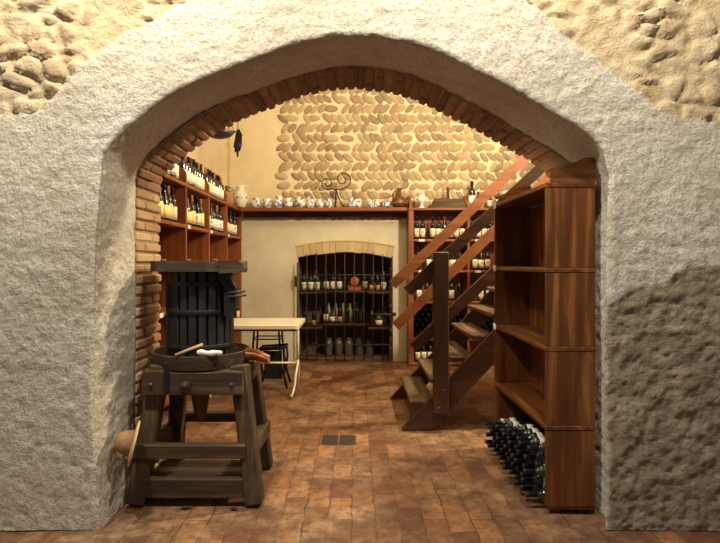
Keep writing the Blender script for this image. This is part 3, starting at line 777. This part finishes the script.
m=MB(); m.tube([(.17*sx_,.145*sy_,.50) for sx_,sy_ in ((-1,-1),(1,-1),(1,1),(-1,1))],.009,7,True); m.build('foot_ring',M_iron,o)
o=thing('iron_stool','low black iron stool with dark cloth under the cream table','stool',(-.95,6.12,0))
m=MB(); m.tube([(-.16,-.13,.45),(.14,-.13,.47),(.14,.13,.47),(-.16,.13,.45)],.016,8,True); m.box(-.15,.13,-.12,.12,.445,.46,.004); m.build('seat',M_iron,o)
for sx,sy in ((-1,-1),(1,-1),(1,1),(-1,1)):
    m=MB(); m.tube([(sx*.13,sy*.12,.455),(sx*.14,sy*.125,.34),(sx*.12,sy*.13,.2),(sx*.17,sy*.15,.015)],.014,8); m.build('leg',M_iron,o)
m=MB(); m.box(-.09,.11,-.15,-.135,.12,.44,.006); m.build('dark_cloth',M_black,o)

# ------------------------------------------------------------------ wine press
PX,PY=-.97,3.42
o=thing('wine_press','old dark wooden wine press with slatted cage on a splayed trestle stand','wine press',(PX,PY,0))
legs=[((-1.31,3.13),(-1.205,3.22),.105),((-.60,3.13),(-.715,3.22),.105),((-1.285,3.72),(-1.21,3.60),.10),((-.635,3.70),(-.73,3.60),.10)]
for (bx,by),(tx,ty),w in legs:
    m=MB(); m.bar((bx-PX,by-PY,.006),(tx-PX,ty-PY,.82),w,w,.010); m.build('leg',W_press['z'],o)
m=MB(); m.prism([(-.30,.665),(.30,.665),(.295,.795),(.20,.80),(.10,.79),(-.13,.79),(-.22,.80),(-.295,.80)],3.095-PY,3.205-PY,'y'); fb=m.build('front_beam',W_press['x'],o)
M_bolt=plain('bolt_iron',(.10,.085,.07),.5,.5,.3,40)
m=MB(); m.lathe([(.004,-.03),(.026,-.03),(.03,-.02),(.03,.01)],12,M=Matrix.Translation((-.035,3.085-PY,.72))@Matrix.Rotation(R(-90),4,'X')); m.tube([(-.05,3.07-PY,.71),(-.02,3.045-PY,.735)],.016,8); m.build('peg',W_press['y'],fb)
for x in (-.245,.235):
    m=MB(); m.lathe([(.002,-.012),(.010,-.011),(.013,0),(.013,.012)],10,M=Matrix.Translation((x,3.092-PY,.725))@Matrix.Rotation(R(-90),4,'X')); m.build('bolt',M_bolt,fb)
m=MB(); m.box(-.165,-.135,3.083-PY,3.095-PY,.69,.86,.003); m.build('iron_strap',M_iron,fb)
m=MB(); m.box(-.27,.26,3.60-PY,3.69-PY,.67,.80,.008); m.build('rear_beam',W_press['x'],o)
for x in (-.275,.255):
    m=MB(); m.box(x-.045,x+.045,3.21-PY,3.60-PY,.68,.795,.008); m.build('side_beam',W_press['y'],o)
m=MB(); m.box(-.36,.315,3.09-PY,3.145-PY,.283,.367,.006); m.build('front_rail',W_press['x'],o)
m=MB(); m.box(-.32,.32,3.69-PY,3.745-PY,.32,.39,.006); m.build('rear_rail',W_press['x'],o)
for x in (-.335,.335):
    m=MB(); m.bar((x,3.15-PY,.31),(x*.98,3.76-PY,.27),.06,.10,.006,up=(0,0,1)); m.build('side_rail',W_press['y'],o)
m=MB(); m.box(-.31,.305,3.09-PY,3.14-PY,.05,.165,.006); m.build('bottom_plank',W_press['x'],o)
m=MB(); m.box(-.29,.29,3.145-PY,3.42-PY,.12,.158,.005); m.build('bottom_board',W_press['x'],o)
bx=-1.006-PX
m=MB(); m.lathe([(.285,.80),(.299,.80),(.3005,.8005),(.301,.802),(.311,.884),(.3112,.886),(.310,.8875),(.300,.8875),(.2985,.887),(.298,.885),(.289,.832),(.287,.828),(.25,.825),(.004,.824)],48,M=Matrix.Translation((bx,0,0))); m.build('basin',W_lid['x'],o)
# copper pouring lip
m=MB()
def lip(L,w,z,n=8): return [(L,w*math.cos(math.pi*k/n),z-w*.75*math.sin(math.pi*k/n)) for k in range(n+1)]
a=lip(bx+.27,.085,.875)+lip(bx+.36,.07,.862)+lip(bx+.44,.05,.825)
a2=[(p[0],p[1]*.86,p[2]+.008) for p in a]
fs=[]
for base in (0,27):
    for j in range(2):
        for k in range(8): fs.append([base+j*9+k,base+j*9+k+1,base+(j+1)*9+k+1,base+(j+1)*9+k])
for j in range(2):
    for e in (0,8): fs.append([j*9+e,(j+1)*9+e,27+(j+1)*9+e,27+j*9+e])
for k in range(8): fs.append([18+k,18+k+1,45+k+1,45+k])
m.add(a+a2,fs,0,True); m.build('pouring_spout',M_copper,o)
cx=-1.010-PX; cage=MB()
ns=20
for k in range(ns):
    a=2*math.pi*k/ns
    M=Matrix.Translation((cx,0,0))@Matrix.Rotation(a,4,'Z')
    s_=MB(); s_.box(-.0235,.0235,-.196-random.uniform(0,.004),-.172,.832,1.395,.005,0,M); s_.build('cage_slat',W_slat,o)
for z in (.92,1.14,1.32):
    h=MB(); h.lathe([(.199,z-.016),(.206,z-.0155),(.2065,z-.015),(.2065,z+.015),(.206,z+.0155),(.199,z+.016)],40,M=Matrix.Translation((cx,0,0))); h.build('iron_hoop',M_iron,o)
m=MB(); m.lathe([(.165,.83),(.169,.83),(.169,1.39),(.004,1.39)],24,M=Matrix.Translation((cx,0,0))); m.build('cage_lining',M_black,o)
# eight-sided lid of thick planks
lx=-1.015-PX
pts=[(lx+.307*math.cos(R(22.5+45*k)),.307*math.sin(R(22.5+45*k))) for k in range(8)]
m=MB(); m.prism(pts,1.397,1.462,'z'); lid=m.build('lid',W_lid['x'],o)
for (x,y) in ((-.17,-.2),(-.01,-.23),(.15,-.2)):
    m=MB(); m.lathe([(.018,1.462),(.02,1.464),(.018,1.472),(.004,1.475)],10,M=Matrix.Translation((lx+x,y,0))); m.build('bolt_head',M_bolt,lid)
m=MB(); m.prism([(.12,1.385),(.28,1.392),(.285,1.415),(.275,1.45),(.25,1.464),(.12,1.464)],-.22,-.10,'y'); m.build('worn_block',W_lid['x'],o)
# closing bracket and pins on the side of the cage
m=MB(); m.prism([(cx+.135,1.385),(cx+.20,1.395),(cx+.26,1.29),(cx+.255,1.16),(cx+.215,1.11),(cx+.185,1.12),(cx+.185,1.29)],-.15,-.07,'y'); br=m.build('closing_bracket',M_iron,o)
for z,x1 in ((1.275,.325),(1.25,.33)):
    m=MB(); m.tube([(cx+.22,-.16,z-.012),(cx+x1,-.175,z)],.008,8); m.build('pin',M_bolt,br)
for x in (-.207,.190):
    m=MB(); m.box(cx+x-.012,cx+x+.014,-.045,.045,.832,1.33,.004); m.build('side_iron',M_iron,o)
# screw hanging below
m=MB(); pr=[]
for k in range(14):
    z=.66-.0165*k; r=.068-.0010*k-.00012*k*k; pr+= [(r,z),(r*.84,z-.008)]
m.lathe([(.05,.80),(.066,.67)]+pr+[(.02,.415)],16,M=Matrix.Translation((-.04,-.02,0))); m.build('screw',W_screw,o)
m=MB(); m.box(-.13,.05,-.12,.08,.655,.70,.008); m.build('screw_nut',W_press['x'],o)
# loose things on the press
m=MB(); m.tube([(-1.075,3.108,.899),(-.93,3.178,.953)],.009,9); tag(m.build('wooden_stick',W_pale['x']),'pale wooden stick leaning in the press basin against the cage','stick')
m=MB(); pts=[]
for i in range(14):
    pts.append((-.955+.0115*i,3.145-.001*i+.003*math.sin(i*.8),.907+.002*math.sin(i*.7)))
m.tube(pts,[.013]+[.016+.0025*math.sin(i*1.1) for i in range(12)]+[.014],9); tag(m.build('paper_roll',M_white),'crumpled white paper roll lying on the press basin rim','paper')
# straw hat hooked on the near leg
o=thing('straw_hat','tan straw hat hooked on the press leg beside the plaster wall','hat',(-1.262,2.955,.425))
Mh=Matrix.Rotation(R(20),4,'Z')@Matrix.Rotation(R(14),4,'Y')@Matrix.Rotation(R(-90),4,'Y')
m=MB(); m.lathe([(.075,.006),(.062,.05),(.052,.078),(.035,.094),(.004,.098)],20,M=Mh); m.build('crown',M_straw,o)
m=MB(); m.lathe([(.07,-.004),(.125,-.010),(.128,-.002),(.075,.008),(.07,.004)],24,M=Mh); m.build('brim',M_strawl,o)
m=MB(); m.lathe([(.0735,.012),(.0725,.012),(.0685,.028),(.0695,.028)],20,M=Mh); m.build('ribbon',M_black,o)
# dry leaves by the stand
lf=MB(); lf.add([(-.03,0,.002),(0,-.011,.008),(.03,0,.003),(0,.012,.009),(-.03,0,.0),(0,-.011,.004),(.03,0,.0),(0,.012,.005)],[[0,1,2,3],[7,6,5,4],[0,4,5,1],[1,5,6,2],[2,6,7,3],[3,7,4,0]])
M_leaf=plain('dry_leaf',(.03,.018,.01),.8,0,.4,40)
lo=lf.build('dry_leaf',M_leaf)
LF=[(-1.09,3.17,.4,1,'curled dark dry leaf under the near plank of the press'),(-1.0,3.07,.2,1.3,'largest dark dry leaf before the press stand'),(-.715,3.06,-.1,1,'dark dry leaf before the near press leg'),(-.86,3.17,.9,.8,'small dark dry leaf half under the press plank')]
for i,(x,y,a,s,l) in enumerate(LF):
    if i==0: lo.location=(x,y,.0005); lo.rotation_euler=(0,0,a); tag(lo,l,'leaf','dry leaves by the press')
    else: dup(lo,(x,y,.0005),l,None,(0,0,a),s)

# ------------------------------------------------------------------ staircase
o=thing('staircase','steep dark wooden open staircase climbing past the far rack','staircase',(0,0,0))
SL=1.08; XE=2.93
def slopeboard(x0,z0,sl,xe,vt,ya,yb,mat,name,floorcut=False,b=.006):
    m=MB()
    if floorcut:   # top edge starts at floor, bottom edge starts at floor further on
        xb=x0+vt/sl
        m.prism([(x0,0.002),(xb,0.002),(xe,(xe-xb)*sl),(xe,(xe-x0)*sl)],ya,yb,'y')
    else:
        d=Vector((1,sl)).normalized(); n=Vector((-d.y,d.x)); w=vt*d.x/2
        A=Vector((x0,z0)); B=Vector((xe,z0+(xe-x0)*sl))
        m.prism([tuple(A-n*w),tuple(B-n*w),tuple(B+n*w),tuple(A+n*w)],ya,yb,'y')
    return m.build(name,mat,o)
W_diag=wood('stair_diag',(.032,.010,.003),(.072,.025,.007),(.14,.055,.018),'x',bs=.4,k=.8)
W_raild=wood('rail_diag',(.10,.028,.007),(.18,.054,.013),(.28,.098,.026),'x',rough=.45,bs=.2,k=.8)
slopeboard(.40,0,SL,XE,.29,4.50,4.545,W_diag,'stringer',True)
slopeboard(.375,0,SL,XE,.27,5.545,5.59,W_diag,'stringer',True)
for i in range(12):
    x=.505+.178*i; z=.24+.192*i
    m=MB(); m.box(x-.02,x+.20,4.546,5.544,z-.036,z,.006); m.build('tread',W_tread['y'],o)
def post(x,ya,yb,z0,z1,w=.065):
    m=MB(); m.box(x-w,x+w,ya,yb,z0,z1,.008); p=m.build('post',W_stair['z'],o)
    for zz,dx in ((z0+.05,-.02),(z0+.2,.025)):
        if ya<5:
            m=MB(); m.lathe([(.002,-.008),(.009,-.007),(.011,.004)],10,M=Matrix.Translation((x+dx,ya,zz))@Matrix.Rotation(R(-90),4,'X')); m.build('bolt',M_bolt,p)
post(.735,4.42,4.499,.165,1.545); post(2.35,4.42,4.499,1.80,3.05)
post(.94,5.591,5.66,.30,1.32,.05); post(2.45,5.591,5.66,1.85,3.15,.05)
slopeboard(.45,1.205,.925,2.75,.125,4.455,4.498,W_diag,'handrail')
slopeboard(.50,.72,.93,2.75,.125,4.455,4.498,W_diag,'handrail')
slopeboard(.40,1.21,.955,2.80,.142,5.592,5.635,W_raild,'handrail')
slopeboard(.435,.765,.965,2.80,.142,5.592,5.635,W_raild,'handrail')
m=MB(); m.bar((1.62,4.56,.0),(1.30,4.60,.66),.07,.07,.006); m.build('prop',W_stair['z'],o)

# ------------------------------------------------------------------ wine rack in the archway
UX0,UX1,UY0,UY1=1.10,1.385,2.995,4.11
o=thing('wine_rack','tall varnished wooden wine rack standing against the arch jamb, bottles at its foot','wine rack',(0,0,0))
UZ=[1.912,1.422,.967,.512]
edges=[.045]+UZ[::-1]
for a,b in zip(edges,edges[1:]):
    m=MB(); m.box(UX0,UX1,UY0,UY0+.022,a+.001,b-.028,.003); m.build('end_panel',W_unit['z'],o)
    m=MB(); m.box(UX0,UX1,UY1-.022,UY1,a+.001,b-.028,.003); m.build('far_panel',W_unit['z'],o)
for z in UZ:
    m=MB(); m.box(UX0-.004,UX1+.001,UY0-.003,UY1+.003,z-.027,z,.004); m.build('shelf',W_unit['y'],o)
m=MB(); m.box(UX1-.012,UX1,UY0+.023,UY1-.023,.05,UZ[0]-.03,.001); m.build('back_panel',W_unit['z'],o)
m=MB(); m.box(UX0+.02,UX1,UY0+.01,UY1-.01,.022,.044,.003); m.build('bottom_board',W_unit['y'],o)
for y in (UY0+.05,UY1-.1):
    for x in (UX0+.07,UX1-.06):
        m=MB(); m.box(x-.02,x+.02,y-.02,y+.02,.001,.0215,.002); m.build('foot',W_stair['z'],o)
for y in (UY0,UY1-.022):
    m=MB(); m.prism([(UX0+.03,UZ[0]+.001),(UX1,UZ[0]+.001),(UX1,UZ[0]+.145),(UX1-.06,UZ[0]+.145),(UX0+.03,UZ[0]+.062)],y,y+.022,'y'); m.build('crest',W_unit['x'],o)
for z,y in ((UZ[1],UY1-.07),(UZ[2],UY1-.07),(UZ[0],UY1-.07)):
    m=MB(); m.box(UX0-.008,UX0-.0045,y,y+.07,z-.035,z+.01,.001); m.build('price_tag',M_white,o)
m=MB(); m.add([(1.115,3.15,UZ[0]+.0006),(1.30,3.15,UZ[0]+.0006),(1.31,3.75,UZ[0]+.0006),(1.12,3.72,UZ[0]+.0006),(1.115,3.15,UZ[0]+.004),(1.30,3.15,UZ[0]+.008),(1.31,3.75,UZ[0]+.004),(1.12,3.72,UZ[0]+.009)],[[0,1,2,3],[4,5,6,7],[0,1,5,4],[1,2,6,5],[2,3,7,6],[3,0,4,7]])
tag(m.build('paper_sheet',M_white),'white paper sheet lying on top of the rack in the archway','paper')
# bottles lying in the foot of the rack, necks out
dz=.0685
nb=[12,12,12,9,5]
for r_ in range(5):
    for i in range(nb[r_]-(1 if r_ in(1,) else 0)):
        y=UY0+.075+(i+.5*(r_%2))*.0825
        if y>UY1-.066: continue
        put('darkcap',(1.318+random.uniform(-.025,.008),y,.0835+r_*dz),'lying in the '+['bottom','second','middle','fourth','top'][r_]+' layer of the archway rack, '+ORD[i]+' from its end panel','bottles lying at the foot of the archway rack',(0,R(-90),0))

# ------------------------------------------------------------------ hanging things and floor drain
o=thing('hanging_pan','shallow grey metal pan hanging beyond the brick arch','pan',(-1.31,5.0,2.655))
m=MB(); prf=[(.004,0),(.06,.004),(.11,.022),(.145,.055),(.150,.056),(.113,.018),(.06,-.002),(.004,-.005)]
m.lathe(prf,28); m.build('bowl',M_pan,o)
m=MB(); m.tube([(.146,0,.05),(.160,.0,.066)],.008,8); m.build('handle',M_pan,o)
m=MB(); m.tube([(-.148,0,.056),(0,0,.5),(0,0,1.842)],.003,6); m.tube([(.148,0,.056),(0,0,.5)],.003,6); m.build('cord',M_iron,o)
o=thing('hanging_tool','black bundled iron tool hanging on a cord beyond the brick arch','tool',(-1.181,5.25,2.53))
m=MB()
m.prism([(-.045,.09),(.0,.05),(.035,.10),(.04,.22),(.012,.27),(-.012,.26)],-.015,.015,'y'); m.build('blade',M_iron,o)
m=MB()
for dx,dz_ in ((-.022,.04),(-.004,-.01),(.014,.05),(.02,.08)): m.tube([(dx*.5,0,.13),(dx,.01*math.sin(dx*200),.09),(dx*1.2,0,dz_)],[.016,.017,.007],8)
m.build('hook',M_iron,o)
m=MB(); m.tube([(0,0,.26),(0,0,1.967)],.0035,6); m.build('cord',M_iron,o)
dr=MB(); dr.box(-.066,.066,-.11,.11,-.012,.001,.004,0)
for k in range(4): dr.box(-.05,.05,-.085+.048*k,-.06+.048*k,.001,.0025,.001,0)
d1=dr.build('drain_tile',M_drain,loc=(-.205,4.27,0)); struct(d1)
d2=d1.copy(); C.objects.link(d2); d2.location=(-.06,4.27,0)

# ------------------------------------------------------------------ light, world, camera
def lamp(name,loc,power,col,size=.1,kind='POINT',rot=None,spot=None,blend=.5):
    l=bpy.data.lights.new(name,kind); l.energy=power; l.color=col
    if kind in('POINT','SPOT'): l.shadow_soft_size=size
    if kind=='SPOT': l.spot_size=spot; l.spot_blend=blend
    ob=bpy.data.objects.new(name,l); C.objects.link(ob); ob.location=loc
    if rot is not None: ob.rotation_euler=rot
    return ob
WARM=(1.0,.88,.62)
lamp('cellar_lamp',(1.9,4.25,3.6),480,WARM,.06)
lamp('cellar_fill',(-.3,5.0,4.15),55,WARM,.10)  # added fill light for the inner room, stands for no fitting
lamp('front_lamp',(-1.3,1.72,4.1),385,(1.0,.92,.76),.08)
lamp('front_fill',(.8,1.65,4.05),270,(1.0,.92,.76),.08)  # added unseen fill that brightens the near wall beside the main lamp
w=bpy.data.worlds.new('World'); bpy.context.scene.world=w; w.use_nodes=True
bg=w.node_tree.nodes['Background']; bg.inputs[0].default_value=(1.0,.93,.84,1); bg.inputs[1].default_value=.15
cam=bpy.data.cameras.new('Camera'); cam.sensor_width=36; cam.lens=26.0; cam.clip_start=.05
co=bpy.data.objects.new('Camera',cam); C.objects.link(co)
co.location=(0,0,1.45)
co.rotation_euler=(R(90),0,0); cam.shift_x=5/720; cam.shift_y=-8.5/720
sc=bpy.context.scene; sc.camera=co
sc.view_settings.view_transform='Standard'; sc.view_settings.look='None'; sc.view_settings.exposure=0; sc.view_settings.gamma=1
